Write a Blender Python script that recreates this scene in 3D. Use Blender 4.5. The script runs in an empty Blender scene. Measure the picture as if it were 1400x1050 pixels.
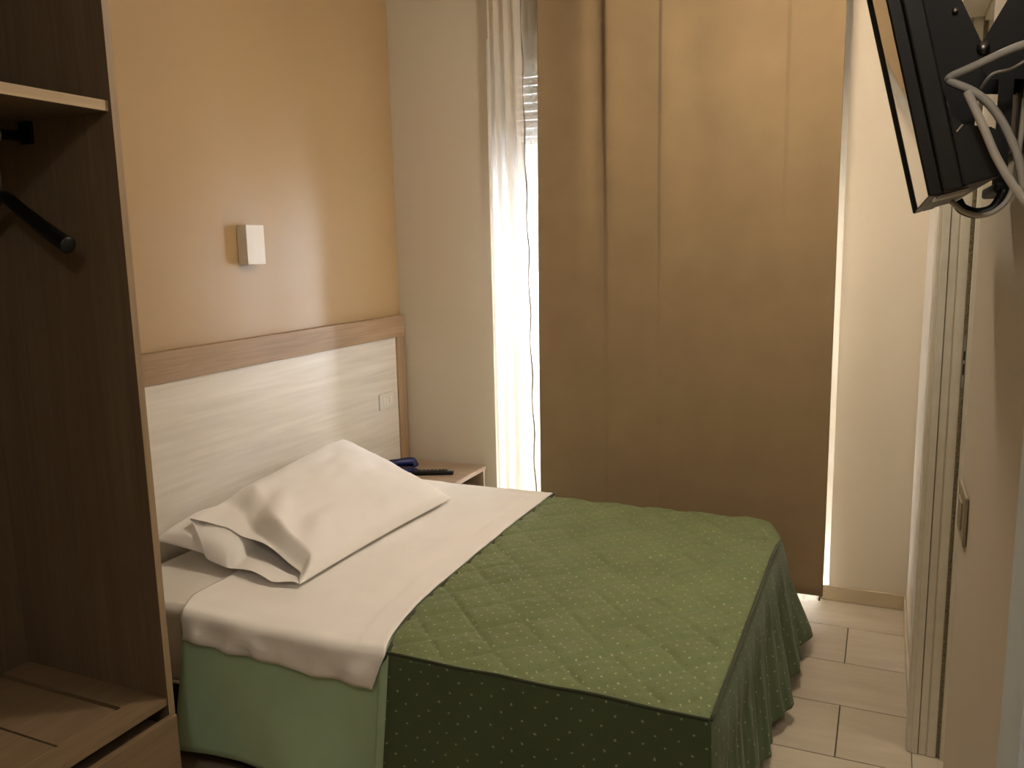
import bpy, bmesh, math, random
from mathutils import Vector, Matrix, noise
random.seed(7)
scene = bpy.context.scene
col = scene.collection

# ------------------------------------------------------------------ camera
W, YB, HC, YN = 2.364, 3.577, 2.75, -0.90      # right wall, back wall, ceiling, front wall
cam_d = bpy.data.cameras.new('camera'); cam = bpy.data.objects.new('camera', cam_d); col.objects.link(cam)
cam_d.sensor_fit = 'HORIZONTAL'; cam_d.sensor_width = 36.0; cam_d.lens = 36.0 * 1133.47 / 1400.0
cam_d.clip_start = 0.02
yaw, pitch, roll = (math.radians(a) for a in (24.3527, 9.28166, 1.25899))
fw = Vector((-math.sin(yaw) * math.cos(pitch), math.cos(yaw) * math.cos(pitch), -math.sin(pitch)))
rt = Vector((math.cos(yaw), math.sin(yaw), 0)); dn = fw.cross(rt)
r2 = math.cos(roll) * rt + math.sin(roll) * dn; d2 = -math.sin(roll) * rt + math.cos(roll) * dn
m = Matrix((r2, -d2, -fw)).transposed().to_4x4(); m.translation = (2.232, 0.0, 1.5)
cam.matrix_world = m
scene.camera = cam

# ------------------------------------------------------------------ daylight, exposure
LAMP_RADIANCE = 106.0
BATH_RADIANCE = 30.0
FILL_RADIANCE = 54.0
SKY_STRENGTH = 26.0
world = bpy.data.worlds.new('sky'); scene.world = world; world.use_nodes = True
bg = world.node_tree.nodes['Background']
bg.inputs['Color'].default_value = (0.80, 0.88, 1.0, 1); bg.inputs['Strength'].default_value = SKY_STRENGTH
vs = scene.view_settings
vs.view_transform = 'Standard'; vs.look = 'None'; vs.gamma = 1.0; vs.use_curve_mapping = False
vs.exposure = 0.34

# ------------------------------------------------------------------ materials
def s2l(c):
    return tuple(((v / 255) / 12.92 if v <= 10 else (((v / 255) + 0.055) / 1.055) ** 2.4) for v in c) + (1,)

class Mat:
    def __init__(self, name):
        self.m = bpy.data.materials.new(name); self.m.use_nodes = True
        self.nt = self.m.node_tree; self.n = self.nt.nodes; self.p = self.n['Principled BSDF']; self.out = self.n['Material Output']
    def new(self, t, **kw):
        nd = self.n.new(t)
        for k, v in kw.items(): setattr(nd, k, v)
        return nd
    def link(self, a, b): self.nt.links.new(a, b)
    def coords(self, scale=(1, 1, 1), which='Object', rot=(0, 0, 0)):
        tc = self.new('ShaderNodeTexCoord'); mp = self.new('ShaderNodeMapping')
        mp.inputs['Scale'].default_value = scale; mp.inputs['Rotation'].default_value = rot
        self.link(tc.outputs[which], mp.inputs['Vector']); return mp.outputs[0]
    def noise(self, vec, scale=5, detail=4, rough=.55, dist=0):
        t = self.new('ShaderNodeTexNoise')
        t.inputs['Scale'].default_value = scale; t.inputs['Detail'].default_value = detail
        t.inputs['Roughness'].default_value = rough; t.inputs['Distortion'].default_value = dist
        self.link(vec, t.inputs['Vector']); return t.outputs['Fac']
    def ramp(self, fac, stops):
        r = self.new('ShaderNodeValToRGB'); e = r.color_ramp.elements
        while len(e) < len(stops): e.new(.5)
        for el, (pos, c) in zip(e, stops): el.position = pos; el.color = c
        self.link(fac, r.inputs[0]); return r.outputs[0]
    def bump(self, h, strength=.2, dist=.002):
        b = self.new('ShaderNodeBump'); b.inputs['Strength'].default_value = strength; b.inputs['Distance'].default_value = dist
        self.link(h, b.inputs['Height']); self.link(b.outputs[0], self.p.inputs['Normal'])
    def set(self, rough=.6, spec=.5, metal=0, sheen=0):
        self.p.inputs['Roughness'].default_value = rough; self.p.inputs['Specular IOR Level'].default_value = spec
        self.p.inputs['Metallic'].default_value = metal; self.p.inputs['Sheen Weight'].default_value = sheen; return self

def plain(name, c, rough=.5, spec=.5, metal=0, var=.05, scale=12, sheen=0, bump=0, bscale=200):
    M = Mat(name).set(rough, spec, metal, sheen)
    c = s2l(c); v = M.noise(M.coords(), scale, 3)
    lo = tuple(x * (1 - var) for x in c[:3]) + (1,); hi = tuple(min(1, x * (1 + var)) for x in c[:3]) + (1,)
    M.link(M.ramp(v, [(.3, lo), (.7, hi)]), M.p.inputs['Base Color'])
    if bump: M.bump(M.noise(M.coords(), bscale, 2), bump, .001)
    return M.m

def wood(name, dark, mid, light, axis='z', rough=.5, fine=1.0, g=22):
    M = Mat(name).set(rough, .35)
    st = {'x': (1.2, g, g), 'y': (g, 1.2, g), 'z': (g, g, 1.2)}[axis]
    v = M.coords(st, 'Object')
    a = M.noise(v, 1.0 * fine, 6, .6, 1.2)
    st2 = tuple(k * 4 if k > 2 else k * 1.5 for k in st)
    b = M.noise(M.coords(st2), 1.6 * fine, 3, .5)
    mx = M.new('ShaderNodeMath', operation='MULTIPLY_ADD'); mx.inputs[1].default_value = .35
    M.link(b, mx.inputs[0]); 
    sc = M.new('ShaderNodeMath', operation='MULTIPLY'); sc.inputs[1].default_value = .65; M.link(a, sc.inputs[0])
    M.link(sc.outputs[0], mx.inputs[2])
    M.link(M.ramp(mx.outputs[0], [(.32, s2l(dark)), (.5, s2l(mid)), (.68, s2l(light))]), M.p.inputs['Base Color'])
    M.bump(mx.outputs[0], .12, .001)
    return M.m

def wall_paint(name, c, rough=.6, spec=.35):
    M = Mat(name).set(rough, spec)
    c = s2l(c); v = M.noise(M.coords(), 1.7, 5)
    M.link(M.ramp(v, [(.3, tuple(x * .96 for x in c[:3]) + (1,)), (.7, c)]), M.p.inputs['Base Color'])
    M.bump(M.noise(M.coords(), 90, 3), .12, .001)
    return M.m

def cloth(name, c, rough=.85, sheen=.2, var=.05, transl=0, weave=500):
    M = Mat(name).set(rough, .2, 0, sheen)
    c = s2l(c); v = M.noise(M.coords(), 6, 4)
    M.link(M.ramp(v, [(.3, tuple(x * (1 - var) for x in c[:3]) + (1,)), (.7, tuple(min(1, x * (1 + var)) for x in c[:3]) + (1,))]), M.p.inputs['Base Color'])
    M.bump(M.noise(M.coords(), weave, 2), .15, .0006)
    if transl:
        t = M.new('ShaderNodeBsdfTranslucent'); t.inputs[0].default_value = c
        mx = M.new('ShaderNodeMixShader'); mx.inputs[0].default_value = transl
        M.link(M.p.outputs[0], mx.inputs[1]); M.link(t.outputs[0], mx.inputs[2]); M.link(mx.outputs[0], M.out.inputs[0])
    return M.m

def dotted(name, c, dot, cell=.052, rad=.085, second=None, sheen=.3, rough=.7):
    """woven bedspread cloth with a printed lattice of small dots (flat pattern, in metres on the UV map)"""
    M = Mat(name).set(rough, .3, 0, sheen)
    uv = M.new('ShaderNodeUVMap'); sc = M.new('ShaderNodeVectorMath', operation='SCALE'); sc.inputs['Scale'].default_value = 1 / cell
    jn = M.new('ShaderNodeTexNoise'); jn.inputs['Scale'].default_value = 9.0; jn.inputs['Detail'].default_value = 1.0; M.link(uv.outputs[0], jn.inputs['Vector'])
    js = M.new('ShaderNodeVectorMath', operation='MULTIPLY_ADD'); js.inputs[1].default_value = (.05, .05, 0); M.link(jn.outputs['Color'], js.inputs[0]); M.link(uv.outputs[0], js.inputs[2])
    M.link(js.outputs[0], sc.inputs[0])
    def lattice(off, r):
        ad = M.new('ShaderNodeVectorMath', operation='ADD'); ad.inputs[1].default_value = (off[0], off[1], 0)
        fr = M.new('ShaderNodeVectorMath', operation='FRACTION'); sb = M.new('ShaderNodeVectorMath', operation='SUBTRACT'); sb.inputs[1].default_value = (.5, .5, 0)
        ln = M.new('ShaderNodeVectorMath', operation='LENGTH'); mr = M.new('ShaderNodeMapRange')
        mr.inputs['From Min'].default_value = r * 1.25; mr.inputs['From Max'].default_value = r * .75
        M.link(sc.outputs[0], ad.inputs[0]); M.link(ad.outputs[0], fr.inputs[0]); M.link(fr.outputs[0], sb.inputs[0]); M.link(sb.outputs[0], ln.inputs[0])
        M.link(ln.outputs['Value'], mr.inputs['Value']); return mr.outputs[0]
    base = s2l(c); v = M.noise(M.coords(), 5, 5)
    colr = M.ramp(v, [(.3, tuple(x * .88 for x in base[:3]) + (1,)), (.7, tuple(x * 1.1 for x in base[:3]) + (1,))])
    weave = M.noise(M.coords((1, 1, 1)), 420, 2)
    lay = [((.0, .0), rad, dot), ((.5, .5), rad, dot)]
    if second: lay += [((.5, .0), rad * .7, second), ((.0, .5), rad * .7, second)]
    for off, r, dc in lay:
        mx = M.new('ShaderNodeMix', data_type='RGBA'); M.link(lattice(off, r), mx.inputs['Factor'])
        M.link(colr, mx.inputs[6]); mx.inputs[7].default_value = s2l(dc); colr = mx.outputs[2]
    M.link(colr, M.p.inputs['Base Color']); M.bump(weave, .25, .0008)
    return M.m

def sheer_mat():
    M = Mat('sheer_voile'); M.set(.9, .1)
    M.p.inputs['Base Color'].default_value = s2l((240, 232, 218))
    t = M.new('ShaderNodeBsdfTranslucent'); t.inputs[0].default_value = s2l((240, 236, 230))
    tr = M.new('ShaderNodeBsdfTransparent')
    mx = M.new('ShaderNodeMixShader'); mx.inputs[0].default_value = .5
    M.link(M.p.outputs[0], mx.inputs[1]); M.link(t.outputs[0], mx.inputs[2])
    w = M.noise(M.coords((1, 1, 1)), 600, 1); mr = M.new('ShaderNodeMapRange'); mr.inputs['To Min'].default_value = .16; mr.inputs['To Max'].default_value = .20
    M.link(w, mr.inputs['Value'])
    m2 = M.new('ShaderNodeMixShader'); M.link(mr.outputs[0], m2.inputs[0]); M.link(mx.outputs[0], m2.inputs[1]); M.link(tr.outputs[0], m2.inputs[2])
    M.link(m2.outputs[0], M.out.inputs[0]); return M.m

def glass_mat():
    M = Mat('window_glass'); g = M.new('ShaderNodeBsdfGlossy'); g.inputs['Roughness'].default_value = .02
    tr = M.new('ShaderNodeBsdfTransparent'); fr = M.new('ShaderNodeFresnel'); fr.inputs[0].default_value = 1.45
    mx = M.new('ShaderNodeMixShader'); M.link(fr.outputs[0], mx.inputs[0]); M.link(tr.outputs[0], mx.inputs[1]); M.link(g.outputs[0], mx.inputs[2])
    M.link(mx.outputs[0], M.out.inputs[0]); return M.m

def glow(name, c, strength):
    M = Mat(name); e = M.new('ShaderNodeEmission'); e.inputs[0].default_value = c; e.inputs[1].default_value = strength
    M.link(e.outputs[0], M.out.inputs[0]); return M.m

CREAM = wall_paint('cream_wall_paint', (212, 201, 182), .9, .15)
OCHRE = wall_paint('apricot_wall_paint', (182, 153, 112), .42, .45)
CEIL = wall_paint('white_ceiling_paint', (238, 234, 224), .8)
TILE = None
def tile_mat():
    M = Mat('beige_porcelain_tile').set(.32, .5)
    oi = M.new('ShaderNodeObjectInfo'); v = M.noise(M.coords((2, 9, 1)), 1.5, 5, .6, .6)
    ad = M.new('ShaderNodeMath', operation='MULTIPLY_ADD'); ad.inputs[1].default_value = .25; M.link(oi.outputs['Random'], ad.inputs[0]); M.link(v, ad.inputs[2])
    M.link(M.ramp(ad.outputs[0], [(.3, s2l((168, 155, 134))), (.6, s2l((182, 169, 148))), (.85, s2l((194, 181, 160)))]), M.p.inputs['Base Color'])
    M.bump(M.noise(M.coords(), 60, 3), .05, .001); return M.m
TILE = tile_mat()
GROUT = plain('grey_brown_grout', (92, 82, 70), .9, .2)
SKIRT = plain('taupe_skirting_tile', (190, 174, 146), .45)
WHITE = plain('white_gloss_paint', (226, 222, 212), .3, .5, var=.03)
FRAMEP = plain('aged_white_door_paint', (216, 208, 190), .4, .5, var=.04, scale=30)
SEAL = plain('worn_paint_edge', (150, 140, 120), .9, .2, var=.4, scale=120)
COOL_TINT = plain('white_paint_cool_light', (214, 224, 230), .45)  # white paint with a bluish cool light put into the colour
W_DARK = wood('walnut_laminate_vertical', (104, 89, 69), (114, 98, 77), (124, 108, 86), 'z')
W_FLOOR = wood('walnut_laminate_planks', (126, 104, 78), (136, 114, 87), (146, 124, 97), 'y')
W_EDGE = wood('walnut_edge_band', (140, 120, 94), (154, 132, 104), (166, 144, 116), 'z')
W_EDGEH = wood('walnut_edge_band_lying', (164, 142, 112), (180, 156, 124), (192, 170, 138), 'y')
W_RAIL = wood('oak_rail_laminate', (140, 114, 86), (160, 132, 102), (176, 148, 118), 'y')
W_STILE = wood('oak_stile_laminate', (140, 114, 86), (160, 132, 102), (176, 148, 118), 'z')
W_PALE = wood('bleached_larch_panel', (212, 203, 190), (226, 218, 206), (238, 231, 220), 'y', .35, .8, 13)
W_NIGHT = wood('nightstand_laminate', (132, 112, 92), (152, 130, 108), (168, 146, 122), 'x')
BLACK = plain('black_plastic', (16, 16, 16), .42, .4, var=.1)
BLACKM = plain('black_powder_coated_steel', (13, 13, 13), .5, .4, var=.15)
GLOSSB = plain('black_glass_screen', (8, 8, 9), .03, .9, var=.05)
STEEL = plain('brushed_steel', (170, 168, 162), .35, .5, 1)
CABLE = plain('grey_cable_sheath', (206, 200, 188), .5)
BLUE = plain('navy_blue_plastic', (16, 26, 84), .25, .6)
SHEETM = cloth('white_cotton_sheet', (246, 242, 236), .9, .1, .02)
PILLOWM = cloth('white_cotton_pillowcase', (247, 243, 238), .9, .1, .02)
PALEG = cloth('pale_green_satin', (178, 208, 172), .6, .15, .05)
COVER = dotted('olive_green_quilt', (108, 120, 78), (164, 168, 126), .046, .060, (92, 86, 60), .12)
DROP_SHADED = dotted('olive_green_quilt_drop_shaded', (80, 96, 66), (156, 162, 128), .058, .050, None, .08)  # same cloth as the top, darkened: shade of the drops put into the colour
PIPING = cloth('dark_green_piping', (54, 60, 36), .6, .2)
CURTAIN = cloth('tan_velvet_curtain', (145, 123, 91), .8, .35, .07, .02, 300)
SHEER = sheer_mat()
GLASS = glass_mat()

# ------------------------------------------------------------------ helpers
WL = {}
def link(name, me, mat, parent=None, loc=None, smooth=False):
    o = bpy.data.objects.new(name, me); col.objects.link(o)
    if mat and not me.materials: me.materials.append(mat)
    if smooth:
        for p in me.polygons: p.use_smooth = True
    o.parent = parent
    if loc is not None: o.location = loc
    return o
def finish(name, bm, mat, parent=None, smooth=False, local=False):
    """bmesh in world coordinates -> object with its origin at the middle of its base"""
    bm.normal_update()
    if local:
        me = bpy.data.meshes.new(name); bm.to_mesh(me); bm.free(); return link(name, me, mat, parent, None, smooth)
    xs = [v.co for v in bm.verts]
    c = Vector(((min(v.x for v in xs) + max(v.x for v in xs)) / 2, (min(v.y for v in xs) + max(v.y for v in xs)) / 2, min(v.z for v in xs)))
    bmesh.ops.translate(bm, verts=bm.verts, vec=-c)
    me = bpy.data.meshes.new(name); bm.to_mesh(me); bm.free()
    pw = WL.get(parent.name, Vector((0, 0, 0))) if parent else Vector((0, 0, 0))
    o = link(name, me, mat, parent, c - pw, smooth); WL[o.name] = c
    return o
def thing(name, label, cat, loc, group=None, rot=None):
    o = bpy.data.objects.new(name, None); col.objects.link(o); o.location = loc; o.empty_display_size = .1
    if rot: o.rotation_euler = rot
    WL[o.name] = Vector(loc); return tag(o, label, cat, group)
def tag(o, label, cat, group=None):
    o['label'] = label; o['category'] = cat
    if group: o['group'] = group
    return o
def struct(o, label=None):
    o['kind'] = 'structure'
    if label: o['label'] = label
    return o
def bx(bm, x0, x1, y0, y1, z0, z1, bevel=0, seg=2):
    r = bmesh.ops.create_cube(bm, size=1.0); vv = r['verts']
    bmesh.ops.scale(bm, verts=vv, vec=(x1 - x0, y1 - y0, z1 - z0))
    bmesh.ops.translate(bm, verts=vv, vec=((x0 + x1) / 2, (y0 + y1) / 2, (z0 + z1) / 2))
    if bevel:
        es = list({e for v in vv for e in v.link_edges})
        bmesh.ops.bevel(bm, geom=es, offset=bevel, segments=seg, affect='EDGES', profile=.5)
def box(name, mat, parent, *a, bevel=0, seg=2, smooth=False):
    bm = bmesh.new(); bx(bm, *a, bevel=bevel, seg=seg); return finish(name, bm, mat, parent, smooth)
def boxes(name, mat, parent, lst, bevel=0):
    bm = bmesh.new()
    for a in lst: bx(bm, *a, bevel=bevel)
    return finish(name, bm, mat, parent)
def prism(bm, pts, axis, a0, a1):
    """polygon pts in the two other axes, extruded along axis from a0 to a1"""
    def mk(p, a): return {'x': (a, p[0], p[1]), 'y': (p[0], a, p[1]), 'z': (p[0], p[1], a)}[axis]
    v0 = [bm.verts.new(mk(p, a0)) for p in pts]; v1 = [bm.verts.new(mk(p, a1)) for p in pts]; n = len(pts)
    bm.faces.new(v0); bm.faces.new(v1[::-1])
    for i in range(n): bm.faces.new((v0[i], v1[i], v1[(i + 1) % n], v0[(i + 1) % n]))
    bmesh.ops.recalc_face_normals(bm, faces=bm.faces)
def tube(bm, pts, r, n=10, caps=True):
    pts = [Vector(p) for p in pts]; rs = r if isinstance(r, (list, tuple)) else [r] * len(pts)
    rings = []; up = Vector((0, 0, 1)); prev = None
    for i, p in enumerate(pts):
        t = (pts[min(i + 1, len(pts) - 1)] - pts[max(i - 1, 0)]).normalized()
        if prev is None:
            a = t.cross(up) if abs(t.dot(up)) < .95 else t.cross(Vector((1, 0, 0)))
        else: a = prev - t * prev.dot(t)
        a.normalize(); prev = a; b = t.cross(a)
        rings.append([bm.verts.new(p + (a * math.cos(k * 2 * math.pi / n) + b * math.sin(k * 2 * math.pi / n)) * rs[i]) for k in range(n)])
    for r0, r1 in zip(rings, rings[1:]):
        for k in range(n): bm.faces.new((r0[k], r0[(k + 1) % n], r1[(k + 1) % n], r1[k]))
    if caps: bm.faces.new(rings[0][::-1]); bm.faces.new(rings[-1])
    bmesh.ops.recalc_face_normals(bm, faces=bm.faces)
def spline(pts, n=8):
    P = [Vector(p) for p in pts]; P = [P[0] * 2 - P[1]] + P + [P[-1] * 2 - P[-2]]; out = []
    for i in range(1, len(P) - 2):
        for k in range(n):
            t = k / n; a, b, c, d = P[i - 1:i + 3]
            out.append(.5 * ((2 * b) + (c - a) * t + (2 * a - 5 * b + 4 * c - d) * t * t + (3 * b - a - 3 * c + d) * t ** 3))
    out.append(P[-2]); return out
def lathe(bm, prof, c, n=24, axis='z'):
    rings = []
    for r, h in prof:
        ring = []
        for k in range(n):
            a = 2 * math.pi * k / n
            q = {'z': (r * math.cos(a), r * math.sin(a), h), 'x': (h, r * math.cos(a), r * math.sin(a)), 'y': (r * math.cos(a), h, r * math.sin(a))}[axis]
            ring.append(bm.verts.new(Vector(c) + Vector(q)))
        rings.append(ring)
    for r0, r1 in zip(rings, rings[1:]):
        for k in range(n): bm.faces.new((r0[k], r0[(k + 1) % n], r1[(k + 1) % n], r1[k]))
    bm.faces.new(rings[0][::-1]); bm.faces.new(rings[-1]); bmesh.ops.recalc_face_normals(bm, faces=bm.faces)
def surf(nu, nv, f, uvf=None, bm=None):
    own = bm is None
    if own: bm = bmesh.new()
    g = [[bm.verts.new(f(i / nu, j / nv)) for j in range(nv + 1)] for i in range(nu + 1)]
    uvl = bm.loops.layers.uv.verify() if uvf else None
    for i in range(nu):
        for j in range(nv):
            fc = bm.faces.new((g[i][j], g[i + 1][j], g[i + 1][j + 1], g[i][j + 1]))
            if uvf:
                for lp, (a, b) in zip(fc.loops, ((i, j), (i + 1, j), (i + 1, j + 1), (i, j + 1))): lp[uvl].uv = uvf(a / nu, b / nv)
    return bm
def solid(o, t, off=-1):
    md = o.modifiers.new('thickness', 'SOLIDIFY'); md.thickness = t; md.offset = off; return o
def N(x, y=0, z=0): return noise.noise(Vector((x, y, z)))
def sm(a, b, x):
    t = max(0, min(1, (x - a) / (b - a))); return t * t * (3 - 2 * t)
def lerp(a, b, t): return a + (b - a) * t

# ================================================================== SETTING
T = .126
struct(box('wall_left', OCHRE, None, -.12, 0, YN, YB, -.05, HC), 'apricot orange painted wall behind the headboard')
OX0, OX1, OZ1 = .520, 2.066, 2.44          # window opening
struct(boxes('wall_back', CREAM, None, [(-.12, OX0, YB, YB + .30, -.05, HC), (OX1, W + T, YB, YB + .30, -.05, HC), (OX0, OX1, YB, YB + .30, OZ1, HC)]), 'cream painted wall around the curtained window')
DY0, DY1, DZ = 1.545, 2.545, 2.075         # doorway in the right wall
struct(boxes('wall_right', CREAM, None, [(W, W + T, DY1, YB, -.05, HC), (W, W + T, YN, DY0, -.05, HC), (W, W + T, DY0, DY1, DZ, HC)]), 'cream painted wall carrying the television')
struct(box('wall_front', CREAM, None, -.12, W + T, YN - .12, YN, -.05, HC), 'cream wall behind the viewer')
struct(box('ceiling', CEIL, None, -.12, W + T, YN - .12, YB + .3, HC, HC + .12), 'plain white ceiling')
# tiled floor: every tile a piece with its own edges
floor = struct(box('floor', GROUT, None, -.12, W + T, YN - .12, YB + .02, -.06, -.003), 'beige rectangular floor tiles with dark joints')
def tile_mesh(lx, ly):
    bm = bmesh.new(); bx(bm, -lx / 2, lx / 2, -ly / 2, ly / 2, -.012, 0)
    top = [e for e in bm.edges if all(v.co.z > -.001 for v in e.verts)]
    bmesh.ops.bevel(bm, geom=top, offset=.0012, segments=1, affect='EDGES')
    me = bpy.data.meshes.new('floor_tile'); bm.to_mesh(me); bm.free(); me.materials.append(TILE); return me
full = {}
JT = .004
row = 0
y1 = YB - .001
edges = [YB]
yy = 3.322
while yy > YN: edges.append(yy); yy -= .302
edges.append(YN)
for r, (ya, yb) in enumerate(zip(edges[1:], edges)):
    x = (2.156 if r % 2 == 1 else 1.854) - .604 * 4
    while x < W:
        xa, xb = max(0, x), min(W, x + .604)
        if r * .302 < 99 and xb - xa > .02 and yb - ya > .02:
            key = (round(xb - xa - JT, 4), round(yb - ya - JT, 4))
            if key not in full: full[key] = tile_mesh(*key)
            o = link('floor_tile', full[key], TILE, floor, Vector(((xa + xb) / 2, (ya + yb) / 2, 0)) - WL['floor'])
        x += .604
# baseboards
def bboard(name, x0, x1, y0, y1, lab):
    return struct(box(name, SKIRT, None, x0, x1, y0, y1, .0005, .064, bevel=.003, seg=2), lab)
bboard('baseboard_back', OX1 - .03, W - .009, YB - .010, YB, 'taupe tile skirting under the cream wall beside the curtain')
bboard('baseboard_right', W - .009, W, 2.635, YB, 'taupe tile skirting along the right wall before the doorway')
bboard('baseboard_left', 0, .009, YN, .45, 'taupe tile skirting beneath the apricot wall')
bboard('baseboard_corner', .009, OX0, YB - .009, YB, 'taupe tile skirting behind the bedside table')

# ---- doorway with frame and an open leaf, and the small bathroom beyond
d1 = bpy.data.objects.new('door_1', None); col.objects.link(d1); d1.location = (W, DY1, 0); WL['door_1'] = Vector((W, DY1, 0))
struct(d1, 'white doorway with profiled frame on the right wall'); 
FY = DY1
box('jamb', FRAMEP, d1, W - .004, W + .014, FY - .0245, FY, 0, DZ, bevel=.002)
box('jamb', FRAMEP, d1, W + .016, W + .036, FY - .022, FY, 0, DZ, bevel=.002)
box('jamb', FRAMEP, d1, W + .0385, W + .062, FY - .025, FY, 0, DZ, bevel=.002)
box('jamb', FRAMEP, d1, W + .072, W + T + .004, FY - .034, FY, 0, DZ, bevel=.002)
box('weather_strip', SEAL, d1, W + .062, W + .072, FY - .018, FY, 0, DZ)
box('groove', FRAMEP, d1, W + .036, W + .0385, FY - .0195, FY, 0, DZ)
box('strike_plate', STEEL, d1, W + .0645, W + .0705, FY - .0195, FY - .018, 1.10, 1.24)
boxes('strike_hole', BLACK, d1, [(W + .0655, W + .0695, FY - .0202, FY - .0195, 1.135, 1.165), (W + .0655, W + .0695, FY - .0202, FY - .0195, 1.175, 1.20)])
for (a, b) in ((W - .016, W),):
    box('casing', FRAMEP, d1, a, b, FY - .022, FY + .07, 0, DZ + .07, bevel=.004)
box('head_casing', FRAMEP, d1, W - .016, W, DY0, FY + .07, DZ, DZ + .07, bevel=.004)
box('head_jamb', FRAMEP, d1, W, W + .062, DY0, FY - .034, DZ - .024, DZ, bevel=.002)
box('head_stop', FRAMEP, d1, W + .062, W + T, DY0, FY - .034, DZ - .034, DZ, bevel=.002)
lf = box('door_leaf', WHITE, d1, W + T + .01, W + T + .87, DY0 + .004, DY0 + .044, .008, DZ - .03, bevel=.002)
bm = bmesh.new(); tube(bm, spline([(W + T + .80, DY0 + .044, 1.03), (W + T + .80, DY0 + .085, 1.03), (W + T + .78, DY0 + .095, 1.03), (W + T + .69, DY0 + .095, 1.03)], 4), .009)
finish('handle', bm, STEEL, lf, True)
BX1, BY0, BY1 = 4.0, 1.10, 3.3
struct(boxes('wall_bathroom', CEIL, None, [(BX1, BX1 + .1, BY0 - .1, BY1 + .1, -.05, HC), (W + T, BX1, BY0 - .1, BY0, -.05, HC), (W + T, BX1, BY1, BY1 + .1, -.05, HC)]), 'white bathroom walls beyond the doorway')
struct(box('floor_bathroom', TILE, None, W, BX1, BY0, BY1, -.06, -.0005), 'pale bathroom floor beyond the doorway')
struct(box('ceiling_bathroom', CEIL, None, W + T, BX1, BY0, BY1, 2.5, 2.6), 'white bathroom ceiling')
# white casing of the next doorway at the near end of the right wall
struct(box('trim_1', COOL_TINT, None, W - .012, W, .76, .868, 0, 2.14, bevel=.003), 'white door casing with cool light put into its colour at the near end of the right wall')

# ---- French window, shutter, parapet
w1 = bpy.data.objects.new('window_1', None); col.objects.link(w1); w1.location = (OX0, YB, 0); WL['window_1'] = Vector((OX0, YB, 0)); struct(w1, 'white French window behind the curtains')
FY0, FY1 = YB + .13, YB + .19
boxes('window_frame', WHITE, w1, [(OX0, OX0 + .04, FY0, FY1, 0, OZ1), (OX1 - .05, OX1, FY0, FY1, 0, OZ1), (OX0 + .04, OX1 - .05, FY0, FY1, OZ1 - .05, OZ1), (OX0 + .04, OX1 - .05, FY0, FY1, 0, .03)], bevel=.004)
XM = (OX0 + OX1) / 2
for xa, xb in ((OX0 + .04, XM - .001), (XM + .001, OX1 - .05)):
    s = boxes('sash', WHITE, w1, [(xa, xa + .055, FY0 - .015, FY1 - .015, .03, OZ1 - .05), (xb - .055, xb, FY0 - .015, FY1 - .015, .03, OZ1 - .05), (xa + .055, xb - .055, FY0 - .015, FY1 - .015, .03, .15), (xa + .055, xb - .055, FY0 - .015, FY1 - .015, OZ1 - .12, OZ1 - .05)], bevel=.005)
    box('pane', GLASS, s, xa + .045, xb - .045, FY0 + .012, FY0 + .016, .14, OZ1 - .11)
    box('hinge', STEEL, s, xa + .005 if xa < 1 else xb - .02, xa + .02 if xa < 1 else xb - .005, FY0 - .024, FY0 - .015, 2.17, 2.25)
sh = struct(box('trim_2', WHITE, None, OX0, OX1, YB + .30, YB + .42, OZ1 - .04, OZ1 + .2, bevel=.004), 'roller shutter box above the window outside')
SHUT = plain('pale_grey_shutter_slat', (196, 196, 190), .5)
zz = OZ1 - .08
while zz > 1.74:
    box('shutter_slat', SHUT, sh, OX0 - .02, OX1 + .02, YB + .305, YB + .319, zz, zz + .0385, bevel=.005, seg=2); zz -= .04
struct(boxes('wall_balcony', wall_paint('outdoor_render', (214, 196, 164), .8), None, [(-.6, 3.2, 4.55, 4.67, -.15, .78), (-.6, 3.2, YB + .30, 4.55, -.15, -.02)]), 'balcony slab and parapet outside the window')

# ================================================================== LIGHT FITTINGS
def ceiling_lamp(name, label, loc, r, mat, part='diffuser'):
    t = thing(name, label, 'lamp', loc)
    bm = bmesh.new(); lathe(bm, [(r * 1.06, 0), (r * 1.06, -.025), (r * .98, -.03)], loc, 32); finish('mount_ring', bm, STEEL, t, False)
    bm = bmesh.new(); lathe(bm, [(r * .97, -.0301), (r * .95, -.05), (r * .8, -.085), (r * .5, -.105), (r * .1, -.112)], loc, 32); finish(part, bm, mat, t, True)
ceiling_lamp('ceiling_lamp', 'round opal ceiling lamp above the bed', (1.90, 2.45, HC), .12, glow('warm_opal_glow', (1.0, .87, .72, 1), LAMP_RADIANCE))
ceiling_lamp('bathroom_lamp', 'round opal ceiling lamp inside the bathroom', (3.25, 2.12, 2.5), .12, glow('neutral_opal_glow', (1.0, .93, .80, 1), BATH_RADIANCE))
ceiling_lamp('added_fill_lamp', 'added unseen ceiling lamp filling the near side of the bed with light', (2.20, -.60, HC), .10, glow('fill_opal_glow', (1.0, .94, .88, 1), FILL_RADIANCE))  # added unseen lamp, cool fill for the near side of the bed

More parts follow.
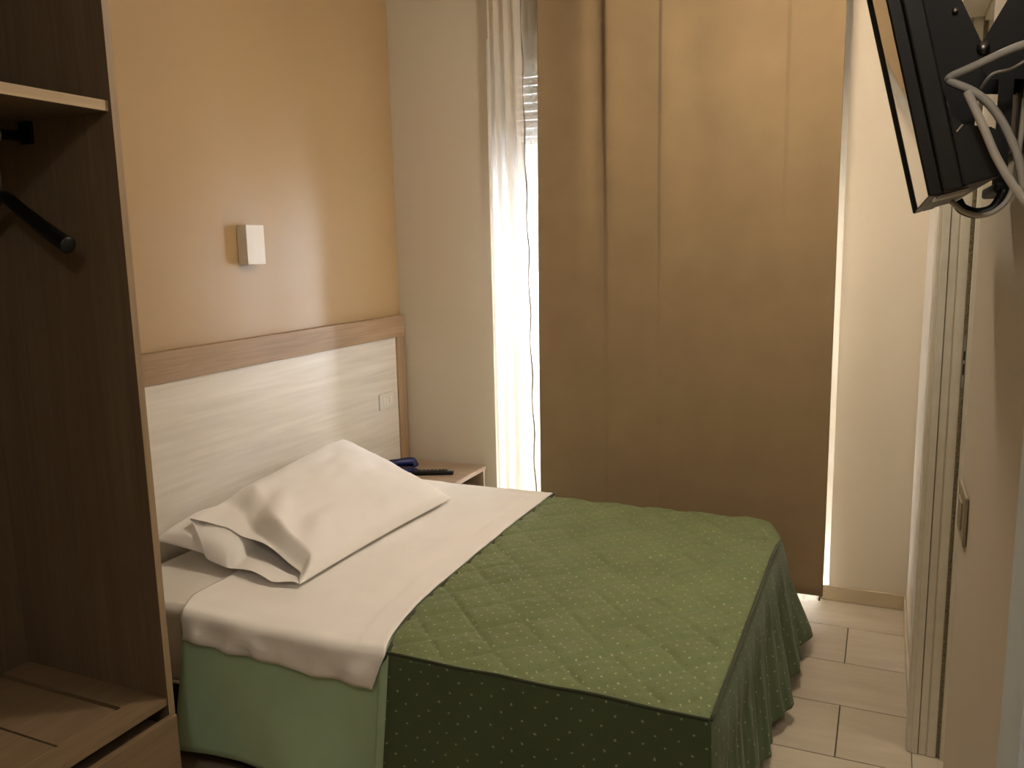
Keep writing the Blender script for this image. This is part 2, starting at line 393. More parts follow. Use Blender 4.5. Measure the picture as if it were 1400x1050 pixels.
# ================================================================== WARDROBE
wy0, wy1, wx = .48, 1.480, .558
wr = thing('wardrobe', 'open dark walnut wardrobe with shelf and drawer beside the bed', 'wardrobe', (.28, (wy0 + wy1) / 2, 0))
def side(y0, y1):
    p = box('side_panel', W_DARK, wr, .006, wx - .0015, y0, y1, .0, 2.45)
    box('edge_band', W_EDGE, p, wx - .0015, wx, y0, y1, .0, 2.45)
side(wy1 - .019, wy1); side(wy0, wy0 + .019)
iy0, iy1 = wy0 + .019, wy1 - .019
box('back_panel', W_DARK, wr, .006, .014, iy0, iy1, .04, 2.43)
box('top_panel', W_FLOOR, wr, .006, wx, iy0, iy1, 2.43, 2.45)
sf = box('shelf', W_DARK, wr, .014, wx - .012, iy0, iy1, 1.838, 1.862)
box('edge_band', W_EDGEH, sf, wx - .012, wx - .010, iy0, iy1, 1.838, 1.862)
FZ = .352
box('floor_plank', W_FLOOR, wr, .478, wx - .004, iy0, iy1, FZ - .020, FZ, bevel=.001)
for ya, yb in ((iy0, .62), (.626, .80), (.806, 1.000), (1.006, 1.196), (1.202, 1.369), (1.383, iy1)):
    box('floor_plank', W_FLOOR, wr, .014, .476, ya, yb, FZ - .020, FZ, bevel=.001)
box('under_board', W_DARK, wr, .014, .50, iy0, iy1, FZ - .036, FZ - .0205)
box('plinth', W_DARK, wr, .05, wx - .03, iy0, iy1, .0, .06)
dr = box('drawer_front', W_FLOOR, wr, wx + .001, wx + .019, .982, wy1 - .012, .065, .308, bevel=.0015)
box('drawer_box', W_DARK, dr, .06, wx, 1.00, iy1 - .012, .07, .285)
dr = box('drawer_front', W_FLOOR, wr, wx + .001, wx + .019, wy0 + .004, .978, .065, .308, bevel=.0015)
box('drawer_box', W_DARK, dr, .06, wx, iy0 + .012, .96, .07, .285)
bm = bmesh.new(); tube(bm, [(.262, iy0 + .003, 1.80), (.262, iy1 - .003, 1.80)], .0125, 16); finish('clothes_rail', bm, BLACKM, wr, True)
for yy in (iy0, iy1 - .010):
    bm = bmesh.new(); bx(bm, .240, .284, yy, yy + .010, 1.782, 1.837, bevel=.003); finish('rail_bracket', bm, BLACKM, wr)
# coat hanger
hy = 1.375
hg = thing('coat_hanger', 'black plastic coat hanger on the wardrobe rail', 'hanger', (.262, hy, 1.50))
bm = bmesh.new(); arc = [(.262 + .020 * math.cos(a), hy, 1.7970 + .0205 * math.sin(a)) for a in [math.radians(k) for k in range(-60, 200, 20)]]
tube(bm, [(.262, hy, 1.655), (.262, hy, 1.735), (.267, hy, 1.765)] + arc, .0025, 8); finish('hook', bm, STEEL, hg, True)
bm = bmesh.new()
sh_ = spline([(.046, hy, 1.533), (.06, hy, 1.542), (.12, hy, 1.577), (.20, hy, 1.622), (.262, hy, 1.652), (.324, hy, 1.617), (.40, hy, 1.570), (.462, hy, 1.536), (.478, hy, 1.529)], 5)
n_ = len(sh_); tube(bm, sh_, [lerp(.014, .021, min(1, abs(i - (n_ - 1) / 2) / (n_ * .42))) * (0.45 if i in (0, n_ - 1) else (.8 if i in (1, n_ - 2) else 1)) for i in range(n_)], 12); finish('shoulder_bar', bm, BLACK, hg, True)

# ================================================================== HEADBOARD, SCONCE, SWITCHES
hb = thing('headboard', 'pale wood headboard panel framed in oak along the apricot wall', 'headboard', (.012, 2.55, .12))
box('panel', W_PALE, hb, .002, .020, 1.57, 3.495, .12, 1.080)
box('top_rail', W_RAIL, hb, .002, .030, 1.50, 3.570, 1.080, 1.184, bevel=.0012)
box('stile', W_STILE, hb, .002, .030, 3.495, 3.570, .12, 1.0795, bevel=.0012)
box('stile', W_STILE, hb, .002, .030, 1.50, 1.570, .12, 1.0795, bevel=.0012)
sc = thing('wall_sconce', 'small white rectangular wall lamp on the apricot wall', 'lamp', (.024, 2.506, 1.462))
SW = plain('white_plaster_lamp', (238, 232, 222), .5, .4, var=.02)
bm = bmesh.new(); y0, y1, z0, z1, D = 2.458, 2.555, 1.462, 1.608, .047
bx(bm, D - .004, D, y0, y1, z0, z1); bx(bm, .002, D - .004, y0, y0 + .004, z0, z1); bx(bm, .002, D - .004, y1 - .004, y1, z0, z1)
finish('shade', bm, SW, sc)
box('back_plate', SW, sc, .001, .0045, y0 + .0045, y1 - .0045, z0 + .004, z1 - .004)
bm = bmesh.new(); lathe(bm, [(.008, -.03), (.008, 0), (.011, .004), (.012, .03), (.006, .042)], (.024, 2.506, 1.53), 12); finish('bulb', bm, WHITE, sc, True)
so = thing('wall_socket', 'white socket plate set in the headboard near the corner', 'socket', (.0201, 3.385, .742))
box('plate', WHITE, so, .0202, .0275, 3.322, 3.446, .738, .818, bevel=.003)
box('module', SW, so, .0275, .0295, 3.350, 3.374, .757, .799, bevel=.001)
soc = box('module', SW, so, .0275, .0295, 3.376, 3.428, .757, .799, bevel=.001)
for zz in (.767, .778, .789):
    bm = bmesh.new(); lathe(bm, [(.0024, .0295), (.0024, .0300)], (0, 3.402, zz), 10, 'x'); finish('socket_hole', bm, BLACK, soc)
ls = thing('light_switch', 'beige oval-cornered switch plate on the near right wall', 'switch', (W, 1.46, 1.02))
IV = plain('ivory_switch_plastic', (150, 139, 114), .5)
box('plate', IV, ls, W - .006, W - .0005, 1.412, 1.530, 1.022, 1.104, bevel=.004, seg=3)
box('rocker', IV, ls, W - .0085, W - .006, 1.445, 1.497, 1.040, 1.086, bevel=.002)

# ================================================================== NIGHTSTAND
NT = .446
ns = thing('nightstand', 'low brown wooden bedside table in the corner', 'nightstand', (.23, 3.34, 0))
box('top', W_NIGHT, ns, .034, .468, 3.125, 3.565, NT - .022, NT, bevel=.004, seg=3)
box('side_panel', W_NIGHT, ns, .034, .462, 3.127, 3.145, .0, NT - .022); box('side_panel', W_NIGHT, ns, .034, .462, 3.545, 3.563, .0, NT - .022)
box('back_panel', W_DARK, ns, .034, .042, 3.145, 3.545, .05, NT - .022); box('shelf', W_DARK, ns, .042, .45, 3.145, 3.545, .26, .276)
dn_ = box('drawer_front', W_NIGHT, ns, .444, .462, 3.147, 3.543, .05, .255, bevel=.001)
box('drawer_box', W_DARK, dn_, .06, .444, 3.15, 3.54, .055, .23)
# remote control
rm = thing('remote_control', 'slim black remote control on the bedside table', 'remote', (.30, 3.33, NT), None, (0, 0, math.radians(24)))
bm = bmesh.new(); bx(bm, -.10, .10, -.022, .022, .001, .020, bevel=.006, seg=3); finish('case', bm, BLACK, rm, True, True)
bm = bmesh.new(); bx(bm, .072, .0995, -.019, .019, .0195, .0212, bevel=.0006, seg=1); finish('silver_end', bm, STEEL, rm, False, True)
bme = bmesh.new(); bx(bme, -.004, .004, -.003, .003, 0, .002, bevel=.0007, seg=1); me = bpy.data.meshes.new('button'); bme.to_mesh(me); bme.free()
BTN = plain('grey_rubber_button', (70, 70, 72), .6); me.materials.append(BTN)
for i in range(8):
    for j in range(3): link('button', me, BTN, rm, (-.08 + i * .019, -.012 + j * .012, .0198))
# telephone
ph = thing('telephone', 'navy blue telephone lying behind the pillow on the bedside table', 'telephone', (.122, 3.315, NT), None, (0, 0, math.radians(52)))
bm = bmesh.new(); prism(bm, [(-.085, .001), (.085, .001), (.085, .012), (-.085, .020)], 'y', -.05, .05); bmesh.ops.bevel(bm, geom=bm.edges[:], offset=.005, segments=2, affect='EDGES'); finish('base', bm, BLUE, ph, True, True)
hs = []
bm = bmesh.new()
for k in range(17):
    t = k / 16; xk = lerp(-.092, .092, t); e = abs(2 * t - 1)
    hs.append((xk, .0,   .046 - .012 * e ** 2.2))
tube(bm, hs, [(.019 + .006 * abs(2 * k / 16 - 1)) * (.35 if k in (0, 16) else (.8 if k in (1, 15) else 1)) for k in range(17)], 14); finish('handset', bm, BLUE, ph, True, True)
for s in (-1, 1):
    bm = bmesh.new(); lathe(bm, [(.018, .018), (.022, .020), (.022, .034)], (s * .078, 0, 0), 16); finish('ear_cup', bm, BLUE, ph, True, True)

# ================================================================== BED
BT = .486
bb_ = thing('bed_base', 'dark bed base standing under the mattress', 'bed', (.95, 2.36, 0))
BASEM = plain('black_base_fabric', (20, 20, 20), .9)
box('frame', BASEM, bb_, .05, 1.86, 1.675, 3.05, .028, .235, bevel=.008)
for x in (.12, 1.79):
    for y in (1.76, 2.97):
        bm = bmesh.new(); lathe(bm, [(.030, 0), (.030, .010), (.034, .0275)], (x, y, 0), 16); finish('leg', bm, BLACKM, bb_, True)
mt = thing('mattress', 'white mattress in a fitted sheet against the headboard', 'mattress', (.96, 2.36, .236))
MATT = cloth('white_fitted_sheet', (230, 225, 216), .9, .1, .03)
bm = bmesh.new(); bx(bm, .036, 1.845, 1.672, 3.030, .237, BT, bevel=.035, seg=5)
finish('core', bm, MATT, mt, True)
bm = bmesh.new()
pp = [(.05, 1.6705, .250), (1.81, 1.6705, .250)]; tube(bm, pp, .005, 8); finish('piping', bm, MATT, mt, True)

# drape profile across the bed: arc-length parameter -> (y, z)
def profile(zt, yn, yf, near_drop, far_drop, rad, n=64, slant=.012):
    pts = []
    pts.append((yf + slant, zt - far_drop))
    for k in range(7): a = math.pi / 2 * k / 6; pts.append((yf - rad + rad * math.cos(a), zt - rad + rad * math.sin(a)))
    for k in range(1, 12): pts.append((lerp(yf - rad, yn + rad, k / 12), zt))
    for k in range(7): a = math.pi / 2 * k / 6; pts.append((yn + rad - rad * math.sin(a), zt - rad + rad * math.cos(a)))
    for k in range(1, 9): pts.append((yn - slant * (k / 8), lerp(zt - rad, zt - near_drop, k / 8)))
    L = [0]
    for a, b in zip(pts, pts[1:]): L.append(L[-1] + math.hypot(b[0] - a[0], b[1] - a[1]))
    def at(s):
        d = s * L[-1]
        for i in range(len(L) - 1):
            if d <= L[i + 1] + 1e-9:
                t = (d - L[i]) / max(1e-9, L[i + 1] - L[i]); return (lerp(pts[i][0], pts[i + 1][0], t), lerp(pts[i][1], pts[i + 1][1], t))
        return pts[-1]
    return at, L[-1]

# white top sheet, folded back
ats, Ls = profile(BT + .016, 1.632, 3.082, .084, .05, .026, slant=.004)
def edge_x(y):
    return 1.020 + .092 * math.exp(-max(0, y - 1.64) / .20) + .012 * sm(2.9, 2.1, y)
def fsheet(u, v):
    y, z = ats(v)
    xr_off = .036 * max(0, min(1, (BT + .012 - z) / .09)) if y < 1.75 else 0
    xl = .385 + .060 * sm(1.75, 1.62, y) + .01 * N(y * 3, 4); xr = edge_x(y) - xr_off
    x = lerp(xl, xr, u)
    side_ = sm(BT + .006, BT - .06, z) if y < 1.75 else 0
    wr_ = sm(BT - .10, BT - .04, z) * sm(1.0, .9, u)
    y -= side_ * (.009 + wr_ * (.008 * math.sin(x * 24 + 1 + 5 * N(x * 3, 2)) + .055 * N(x * 10, z * 14, 2)))
    if (1 - u) * (xr - xl) < .085: y -= .0016 * side_
    z -= side_ * .010 * u
    if side_ == 0:
        z += .0035 * N(x * 6, y * 4, 5) + .0025 * N(x * 15, y * 12, 9)
        z += .004 * math.exp(-((u - 1) / .03) ** 2)
    hemx = (1 - u) * (xr - xl)
    if .0 < hemx < .085: z += .0012
    return (x, y, z)
o = finish('top_sheet', surf(90, 130, fsheet), SHEETM, None, True); solid(o, .003, 0)
tag(o, 'white cotton sheet folded back over the green bedspread', 'sheet')

# pale green blanket (under the sheet, hanging on the near side)
atb, Lb = profile(BT + .0035, 1.650, 3.075, .405, .25, .03, slant=.02)
def fblank(u, v):
    y, z = atb(v)
    x0 = lerp(.41, .43, u); x = lerp(.425, edge_x(y) - .004, u); q_ = sm(1, .85, u)
    hang = sm(BT - .02, BT - .36, z) if y < 1.7 else 0
    y -= hang * (.004 + q_ * (.010 + .020 * math.sin(x * 14 + 2.2 + z * 4) + .03 * N(x * 6, z * 2, 3)))
    x += hang * .012 * N(x * 4, 5) - .035 * hang * (1 - u) * .3
    z += .001 * N(x * 5, y * 5, 1) * (1 if y > 1.7 else 0) + hang * (.010 * N(x * 5, 2.2))
    return (x, y, min(z, BT + .007 if y > 1.7 else z))
o = finish('blanket', surf(56, 110, fblank), PALEG, None, True); solid(o, .003, 0)
tag(o, 'pale green blanket hanging below the white sheet beside the wardrobe', 'blanket')

# bedspread
cv = thing('bedspread', 'dotted olive green quilted bedspread over the foot of the bed', 'bedspread', (1.5, 2.36, .03))
ZT = BT + .022
XF, YNr, YFr, RC = 1.932, 1.640, 3.088, .18
def cov_edge_x(y): return edge_x(y) + .009
def in_round(x, y):
    """pull the top panel's far foot corner to a round corner"""
    cx, cy = XF - RC, YFr - RC
    if x > cx and y > cy:
        dx, dy = (x - cx) / RC, (y - cy) / RC; mm = max(dx, dy); ll = math.hypot(dx, dy)
        if ll > 1e-6: x, y = cx + dx / ll * mm * RC, cy + dy / ll * mm * RC
    return x, y
def quilt(x, y):
    h = 0
    for c in ((y - x - .37) / .185, (y + x - 3.49) / .185):
        d = abs(c - round(c)) * .185 * .707
        h = max(h, math.exp(-(d / .0075) ** 2))
    return h
def ftop(u, v):
    y = lerp(YNr, YFr, v); xl = cov_edge_x(y); x = lerp(xl, XF, u)
    e = min(y - YNr, XF - x, YFr - y); z = ZT
    far = sm(2.6, 3.0, y)
    x, y = in_round(x, y)
    dx = XF - x; dy = YFr - y
    z -= far * .034 * math.exp(-(min(dx, dy) / .05) ** 2) + (1 - far) * .004 * math.exp(-(min(dx, 9) / .012) ** 2)
    z += .006 * abs(math.sin(math.pi * (y - x - .37) / .185) * math.sin(math.pi * (y + x - 3.49) / .185)) ** .6 * sm(0, .05, e) - .003
    z -= (.004 + .003 * N(x * 5, y * 5, 21)) * quilt(x + .004 * N(x * 9, y * 9), y) * sm(0, .03, e)
    z += .005 * N(x * 7, y * 7, 11) + .0035 * N(x * 16, y * 14, 3) + .0026 * N(x * 38, y * 34, 8)
    z += .006 * math.exp(-((x - xl) / .02) ** 2) * 0
    return (x, y, z)
def uvtop(u, v):
    y = lerp(YNr, YFr, v); return (lerp(cov_edge_x(y), XF, u) + .003 * N(u * 8, v * 8), y)
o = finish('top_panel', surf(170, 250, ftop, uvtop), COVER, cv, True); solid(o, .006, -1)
# near side drop
def fnear(u, v):
    x = lerp(cov_edge_x(YNr) + .004, XF, u); z = lerp(ZT - .003, .035, v)
    y = YNr - .0035 - .030 * v - v * (1 - u ** 6) * (.006 * math.sin(x * 11 + 1) + .010 * N(x * 4, v * 2, 7))
    x += .021 * v * u - .03 * v * (1 - u)
    return (x, y, z)
o = finish('side_drop', surf(60, 40, fnear, lambda u, v: (u * .82, v * .48)), DROP_SHADED, cv, True); solid(o, .004, 0)
# foot drop, gathered, running round the far corner and back along the far side
path = []
def padd(x, y, nx, ny): path.append((Vector((x, y)), Vector((nx, ny))))
for k in range(131): padd(XF, lerp(YNr, YFr - RC, k / 130), 1, 0)
for k in range(1, 41):
    a = math.pi / 2 * k / 40; padd(XF - RC + RC * math.cos(a), YFr - RC + RC * math.sin(a), math.cos(a), math.sin(a))
for k in range(1, 61): padd(lerp(XF - RC, cov_edge_x(YFr), k / 60), YFr, 0, 1)
cum = [0]
for a, b in zip(path, path[1:]): cum.append(cum[-1] + (b[0] - a[0]).length)
def fl(s):
    """outward flare at the hem along the path, from the photo: bulges at the folds"""
    ctrl = [(0, .02), (.12, .045), (.25, .03), (.38, .045), (.52, .035), (.64, .055), (.76, .035), (.90, .085), (1.0, .05), (1.12, .075), (1.28, .085), (1.42, .18), (1.50, .20), (1.58, .12), (1.75, .07), (2.6, .05)]
    for (a, fa), (b, fb) in zip(ctrl, ctrl[1:]):
        if s <= b: t = (s - a) / (b - a); t = t * t * (3 - 2 * t); return lerp(fa, fb, t)
    return .05
def ffoot(u, v):
    i = min(len(path) - 1, int(round(u * (len(path) - 1)))); p, n = path[i]; s = cum[i]
    far = sm(.96, 1.30, s)
    ztop = ZT - .006 - far * .033
    out = .001 + fl(s) * v ** 1.15
    ruff = (.006 * math.sin(s * 62) + .0022 * math.sin(s * 150 + 3 * N(s * 6, v * 3)) + .010 * math.sin(s * 27 + 1.3) + .006 * N(s * 14, v * 1.5, 4)) * sm(0, .5, v) * (.4 + .6 * v) 
    if s < .06: ruff *= s / .06
    out += ruff + .008 * math.sin(math.pi * min(1, v * 2.5)) * min(1, s / .08)
    z = lerp(ztop, .048 + .012 * N(s * 5, 8) + .02 * far, v)
    dy = -(.0035 + .030 * v) * max(0, 1 - s / .12)
    return (p.x + n.x * out, p.y + n.y * out + dy, z)
o = finish('foot_drop', surf(len(path) - 1, 40, ffoot, lambda u, v: (u * cum[-1], v * .48)), DROP_SHADED, cv, True); solid(o, .004, 0)
# piping cords on the seams
bm = bmesh.new(); tube(bm, [(lerp(cov_edge_x(YNr), XF + .001, k / 40), YNr - .0035, ZT - .001 + .005 * N(lerp(cov_edge_x(YNr), XF, k / 40) * 7, YNr * 7, 11)) for k in range(41)], .0045, 8); finish('piping', bm, PIPING, cv, True)
bm = bmesh.new(); tube(bm, [(p.x + n.x * .003, p.y + n.y * .003, ZT - .003 - .021 * sm(2.6, 3.0, p.y) + .005 * N(p.x * 7, p.y * 7, 11)) for (p, n) in path[0:122:3]], .0042, 8); finish('piping', bm, PIPING, cv, True)
bm = bmesh.new(); tube(bm, [(edge_x(y) + .0085, y, ZT - .006) for y in [lerp(YNr + .004, YFr - .02, k / 60) for k in range(61)]], .0055, 8); finish('rolled_edge', bm, PIPING, cv, True)
# pale lining of the bedspread showing beside the sheet on the near side
def flin(u, v):
    x = lerp(cov_edge_x(YNr) - .026 * sm(.0, .10, v), cov_edge_x(YNr) + .010, u) - .03 * v; z = lerp(ZT - .008, .04, v)
    return (x, YNr + .0005 - .028 * v - .0035 * math.sin(u * math.pi), z)
o = finish('lining', surf(8, 30, flin), PALEG, cv, True); solid(o, .003, 0)

# ---- pillows
from mathutils.bvhtree import BVHTree
def pillow(name, label, FL, FR, BL, BR, Tt, Tb, seed, open_near, zmin, under=None):
    FL, FR, BL, BR = map(Vector, (FL, FR, BL, BR))
    nu, nv = 48, 72
    def mid(a, b):
        s, t = (a + 1) / 2, (b + 1) / 2
        pin = .035
        s2 = .5 + (s - .5) * (1 - pin * (1 - b * b)); t2 = .5 + (t - .5) * (1 - pin * (1 - a * a))
        return BL.lerp(BR, t2).lerp(FL.lerp(FR, t2), s2)
    nrm = ((FL - BL).cross(BR - BL)).normalized()
    if nrm.z < 0: nrm = -nrm
    def puff(a, b):
        e = max(0, 1 - abs(a) ** 3.4) ** .5
        if open_near: st = lerp(-.66, -.985, sm(-.85, .45, a)); bb = sm(st, st + .17, b) ** .55 * max(0, 1 - max(0, b) ** 3.2) ** .5
        else: bb = max(0, 1 - abs(b) ** 5.0) ** .45
        return e * bb
    def top(u, v):
        a, b = 2 * u - 1, 2 * v - 1; p = mid(a, b); h = puff(a, b)
        w = .010 * N(a * 2.2 + seed, b * 2.2, seed) + .006 * N(a * 5, b * 4 + seed, 2)
        if open_near: w += (.014 * math.sin(a * 9 + b * 7) * math.exp(-((b + .62) / .18) ** 2)) * max(0, 1 - a * a)
        q = p + nrm * (Tt * h + w * min(1, h * 1.6) + .0025)
        if open_near and b < -.6: 
            k = sm(-.6, -1, b); q.z += k * (.012 * math.sin(a * 5 + .5) * (1 - a * a) ) 
        if open_near: q.y += .050 * sm(-.72, -1, b) * sm(-1, -.45, a) * sm(1, .8, a)
        q.z = max(q.z, zmin + .004)
        if under: q.z = max(q.z, floor_under(q) + .007)
        return q
    def bot(u, v):
        a, b = 2 * u - 1, 2 * v - 1; p = mid(a, b); h = puff(a, b)
        q = p - nrm * (Tb * h + .0005)
        if open_near and b < -.5:
            k = sm(-.5, -1, b) * sm(-1.02, -.55, a) * sm(1.0, .6, a); q.z = lerp(q.z, zmin + .002 + .008 * (1 + math.sin(a * 6)), k * .95); q.y -= .040 * k
        q.z = max(q.z, zmin)
        if under: q.z = max(q.z, floor_under(q))
        return q
    def floor_under(q):
        best = -9
        for ox, oy in ((0, 0), (.012, 0), (-.012, 0), (0, .012), (0, -.012)):
            h = under.ray_cast(Vector((q.x + ox, q.y + oy, 2)), Vector((0, 0, -1)))
            if h[0]: best = max(best, h[0].z + .008)
        return best
    bm = bmesh.new()
    gt = [[bm.verts.new(top(i / nu, j / nv)) for j in range(nv + 1)] for i in range(nu + 1)]
    gb = [[bm.verts.new(bot(i / nu, j / nv)) for j in range(nv + 1)] for i in range(nu + 1)]
    for i in range(nu):
        for j in range(nv):
            bm.faces.new((gt[i][j], gt[i + 1][j], gt[i + 1][j + 1], gt[i][j + 1])); bm.faces.new((gb[i][j], gb[i][j + 1], gb[i + 1][j + 1], gb[i + 1][j]))
    ring = [(i, nv) for i in range(nu)]
    def stitch(seq):
        for (i, j), (k, l) in zip(seq, seq[1:]):
            bm.faces.new((gt[i][j], gt[k][l], gb[k][l], gb[i][j]))
    stitch([(0, j) for j in range(nv + 1)]); stitch([(nu, j) for j in range(nv + 1)]); stitch([(i, nv) for i in range(nu + 1)])
    if not open_near: stitch([(i, 0) for i in range(nu + 1)])
    bmesh.ops.recalc_face_normals(bm, faces=bm.faces)
    tree = BVHTree.FromBMesh(bm)
    o = finish(name, bm, PILLOWM, None, True); tag(o, label, 'pillow')
    if open_near: solid(o, .0022, 0)
    sb = o.modifiers.new('smooth', 'SUBSURF'); sb.levels = 1; sb.render_levels = 1
    return tree
lower = pillow('pillow', 'white pillow lying flat against the headboard under the other pillow', (.362, 1.925, .525), (.362, 2.80, .525), (.060, 1.900, .575), (.055, 2.82, .585), .068, .03, 3.0, False, BT + .003)
pillow('pillow', 'plump white pillow with an open drooping end on top of the other', (.668, 1.880, .520), (.690, 2.800, .522), (.165, 1.960, .640), (.085, 2.930, .690), .075, .045, 7.7, True, BT + .027, lower)

# ================================================================== CURTAINS
rodz = 2.67
rd = thing('curtain_rod', 'double curtain rod above the window', 'curtain rod', (1.3, 3.45, rodz))
for y in (3.425, 3.505):
    bm = bmesh.new(); tube(bm, [(.40, y, rodz), (2.20, y, rodz)], .011, 12); finish('rod', bm, STEEL, rd, True)
for x in (.46, 2.14):
    bm = bmesh.new(); tube(bm, [(x, YB - .001, rodz - .02), (x, 3.50, rodz - .02), (x, 3.41, rodz - .02)], .006, 8); finish('bracket', bm, STEEL, rd, True)
# heavy tan curtain
def step(x, c, w, h): return h * (1 / (1 + math.exp(-(x - c) / w)))
def fcur(u, v):
    z = lerp(rodz - .02, .075, v)
    x = lerp(.822, 2.052, u); fade = lerp(1.0, .14, sm(.08, .62, v)); y = 3.425
    xx = x + .0025 * N(z * .8, x * .5, 2)
    y += fade * (.030 * math.sin((xx - .80) * 13.0 + .4) * sm(1.5, .9, xx) + .010 * math.sin(xx * 17 + 1.1))
    # sharp pleat edges
    y += fade * .022 * math.exp(-((xx - 1.095) / .040) ** 2)
    y += fade * (-.034 * math.exp(-((xx - 1.146) / .090) ** 2) * sm(1.128, 1.150, xx) - .014 * math.exp(-((xx - 1.372) / .08) ** 2) * sm(1.360, 1.376, xx) - .009 * math.exp(-((xx - 1.86) / .09) ** 2) * sm(1.845, 1.865, xx))
    y += .010 * N(x * 2.5, z * .9, 6) + .004 * N(x * 9, z * 1.2, 1)
    x += .010 * (v - .3) * (1 - u) * -1.5
    z += .006 * math.sin(x * 9) * v
    return (x, y, z)
def pinch(bm): return bm
o = finish('curtain', surf(300, 60, fcur), CURTAIN, None, True); solid(o, .004, 0)
tag(o, 'heavy tan blackout curtain hanging behind the bed', 'curtain')
# sheer on the left
def fsheer(x0, x1, y0, amp, ph, lean):
    def f(u, v):
        z = lerp(rodz - .012, .015, v); x = lerp(x0, x1, u)
        y = y0 + amp * (math.sin(u * 20 + ph) + .3 * math.sin(u * 43 + ph * 2)) + .003 * N(u * 2, v * 2, ph)
        x += lean * u * v + .004 * math.sin(v * 60) * (1 if u > .985 else 0) + .003 * N(v * 5, 1, ph)
        return (x, y, z)
    return f
HEMM = cloth('stitched_voile_hem_shaded', (150, 146, 140), .9, .05)  # white hem greyed: its shade against the window is put into the colour
def sheer(label, x0, x1, y0, amp, ph, lean, nu):
    f = fsheer(x0, x1, y0, amp, ph, lean)
    o = finish('sheer_curtain', surf(nu, 60, f), SHEER, None, True); tag(o, label, 'curtain', 'sheer curtains')
    h = finish('hem', surf(3, 120, lambda u, v: Vector(f(1, v)) + Vector(((u - .5) * .008, -.002, 0))), HEMM, o, True); solid(h, .001, 0)
sheer('white sheer curtain gathered left of the tan curtain', .560, .718, 3.505, .010, .3, .042, 130)
sheer('second white sheer layer close to the glass beside the tan curtain', .655, .86, 3.548, .007, .9, .0, 90)
sheer('white sheer curtain peeping out right of the tan curtain', 1.80, 2.035, 3.505, .014, 1.7, .0, 110)

# ================================================================== TELEVISION ON ITS BRACKET
# local axes: -x is the screen side, +z up the screen; hinged about y with the top leaning towards the bed
tilt = math.radians(-14.0)
tv = thing('television', 'small black flat television tilted down from the right wall', 'television', (2.263, 1.135, 1.538), None, (0, tilt, 0))
TH, TW = .335, .275
def loc_box(name, mat, parent, *a, bevel=0, seg=2):
    bm = bmesh.new(); bx(bm, *a, bevel=bevel, seg=seg); return finish(name, bm, mat, parent, False, True)
loc_box('screen', GLOSSB, tv, .0038, .012, -TW + .010, TW - .010, .004, TH - .010)
bm = bmesh.new()
for a in ((0, .012, -TW, -TW + .010, 0, TH), (0, .012, TW - .010, TW, 0, TH), (.0034, .012, -TW + .010, TW - .010, 0, .004), (0, .012, -TW + .010, TW - .010, TH - .010, TH)): bx(bm, *a, bevel=.0015, seg=1)
finish('bezel', bm, BLACK, tv, False, True)
loc_box('back_shell', BLACK, tv, .0121, .029, -TW, TW, .0, TH, bevel=.002, seg=2)
bm = bmesh.new(); prism(bm, [(.0292, .0015), (.058, .002), (.0645, .036), (.0605, .0445), (.0385, .0545), (.0325, .064), (.0292, .086)], 'y', -TW + .0002, TW - .0002)
bmesh.ops.bevel(bm, geom=bm.edges[:], offset=.0012, segments=2, affect='EDGES'); finish('electronics_housing', bm, BLACK, tv, False, True)
bm = bmesh.new(); prism(bm, [(.0325, .0490), (.0385, .0538), (.0375, .0548), (.0317, .0503)], 'y', -TW - .0008, -TW + .0002); finish('trim_line', bm, STEEL, tv, False, True)
bm = bmesh.new(); bx(bm, .006, .034, -.262, -.19, -.0035, -.0002, bevel=.0008, seg=1); finish('control_strip', bm, STEEL, tv, False, True)
# bracket
br = thing('tv_bracket', 'black steel tilting bracket holding the television to the wall', 'tv bracket', (2.335, 1.13, 1.56))
for y in (1.075, 1.18):
    bm = bmesh.new(); prism(bm, [(2.241, 1.768), (2.280, 1.768), (2.287, 1.766), (2.314, 1.709), (2.318, 1.700), (2.314, 1.682), (2.312, 1.622), (2.2825, 1.612)], 'y', y, y + .003); finish('tilt_plate', bm, BLACKM, br)
    bm = bmesh.new(); prism(bm, [(2.312, 1.706), (2.336, 1.752), (2.341, 1.756), (2.353, 1.755), (2.355, 1.744), (2.360, 1.742), (2.360, 1.668), (2.322, 1.672), (2.312, 1.690)], 'y', y + .0045, y + .0075); finish('wall_flange', bm, BLACKM, br)
    for yy in (y - .004,):
        bm = bmesh.new(); lathe(bm, [(.0065, 0), (.0065, .003), (.004, .004)], (2.3155, yy, 1.7035), 14, 'y'); finish('pivot_bolt', bm, STEEL, br, True)
        bm = bmesh.new(); lathe(bm, [(.0032, 0), (.0032, .003), (.002, .0038)], (2.286, yy, 1.745), 12, 'y'); finish('screw', bm, STEEL, br, True)
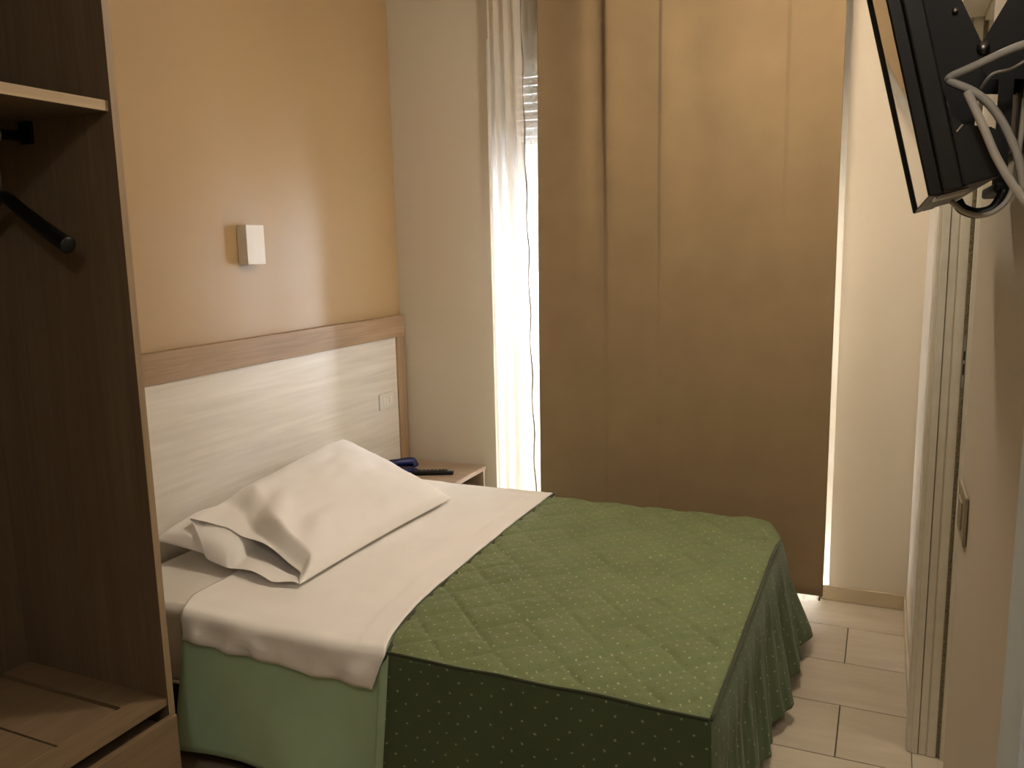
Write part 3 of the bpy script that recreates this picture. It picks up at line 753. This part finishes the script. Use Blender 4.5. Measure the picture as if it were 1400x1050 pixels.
box('wall_plate', BLACKM, br, 2.3600, 2.3635, 1.02, 1.25, 1.60, 1.745)
for y in (1.075, 1.118, 1.165):
    box('strut', BLACKM, br, 2.333 + (y - 1.075) * .1, 2.347 + (y - 1.075) * .1, y, y + .006, 1.56, 1.672)
box('lower_bar', BLACKM, br, 2.334, 2.359, 1.06, 1.20, 1.5475, 1.5598, bevel=.003)
bm = bmesh.new(); tube(bm, spline([(2.298, 1.05, 1.541), (2.304, 1.05, 1.532), (2.318, 1.05, 1.527), (2.334, 1.05, 1.532), (2.344, 1.05, 1.552)], 5), .006, 10); finish('cable_loop', bm, BLACK, br, True)
# cables
def cable(pts, r, label):
    bm = bmesh.new(); tube(bm, spline(pts, 8), r, 8); o = finish('cable', bm, CABLE, None, True); tag(o, label, 'cable', 'cables behind the television'); return o
cable([(2.360, 1.00, 1.692), (2.336, 1.00, 1.686), (2.301, 1.00, 1.672), (2.282, 1.005, 1.665), (2.283, 1.005, 1.660), (2.303, 1.00, 1.648), (2.320, 1.00, 1.632), (2.334, 1.00, 1.610), (2.347, 1.00, 1.580), (2.355, 1.00, 1.547)], .0042, 'thick grey cable bent sharply beside the television bracket')
cable([(2.288, .851, 1.626), (2.302, .845, 1.594), (2.315, .845, 1.565), (2.336, .846, 1.532), (2.357, .85, 1.512)], .0036, 'straight grey cable slanting down behind the television')
cable([(2.290, 1.02, 1.540), (2.304, 1.02, 1.528), (2.320, 1.02, 1.524), (2.335, 1.02, 1.530), (2.346, 1.02, 1.548), (2.350, 1.02, 1.591), (2.352, 1.02, 1.640)], .0028, 'grey cable looping below the television bracket')
cable([(2.312, 1.035, 1.655), (2.322, 1.03, 1.668), (2.340, 1.03, 1.672), (2.3605, 1.03, 1.685)], .0018, 'thin grey wire behind the bracket pivot')
bm = bmesh.new(); bx(bm, 2.349, 2.3635, .985, 1.012, 1.635, 1.70, bevel=.002)
tag(finish('cable_trunking', bm, WHITE, None), 'white vertical cable trunking on the wall by the television', 'trunking')
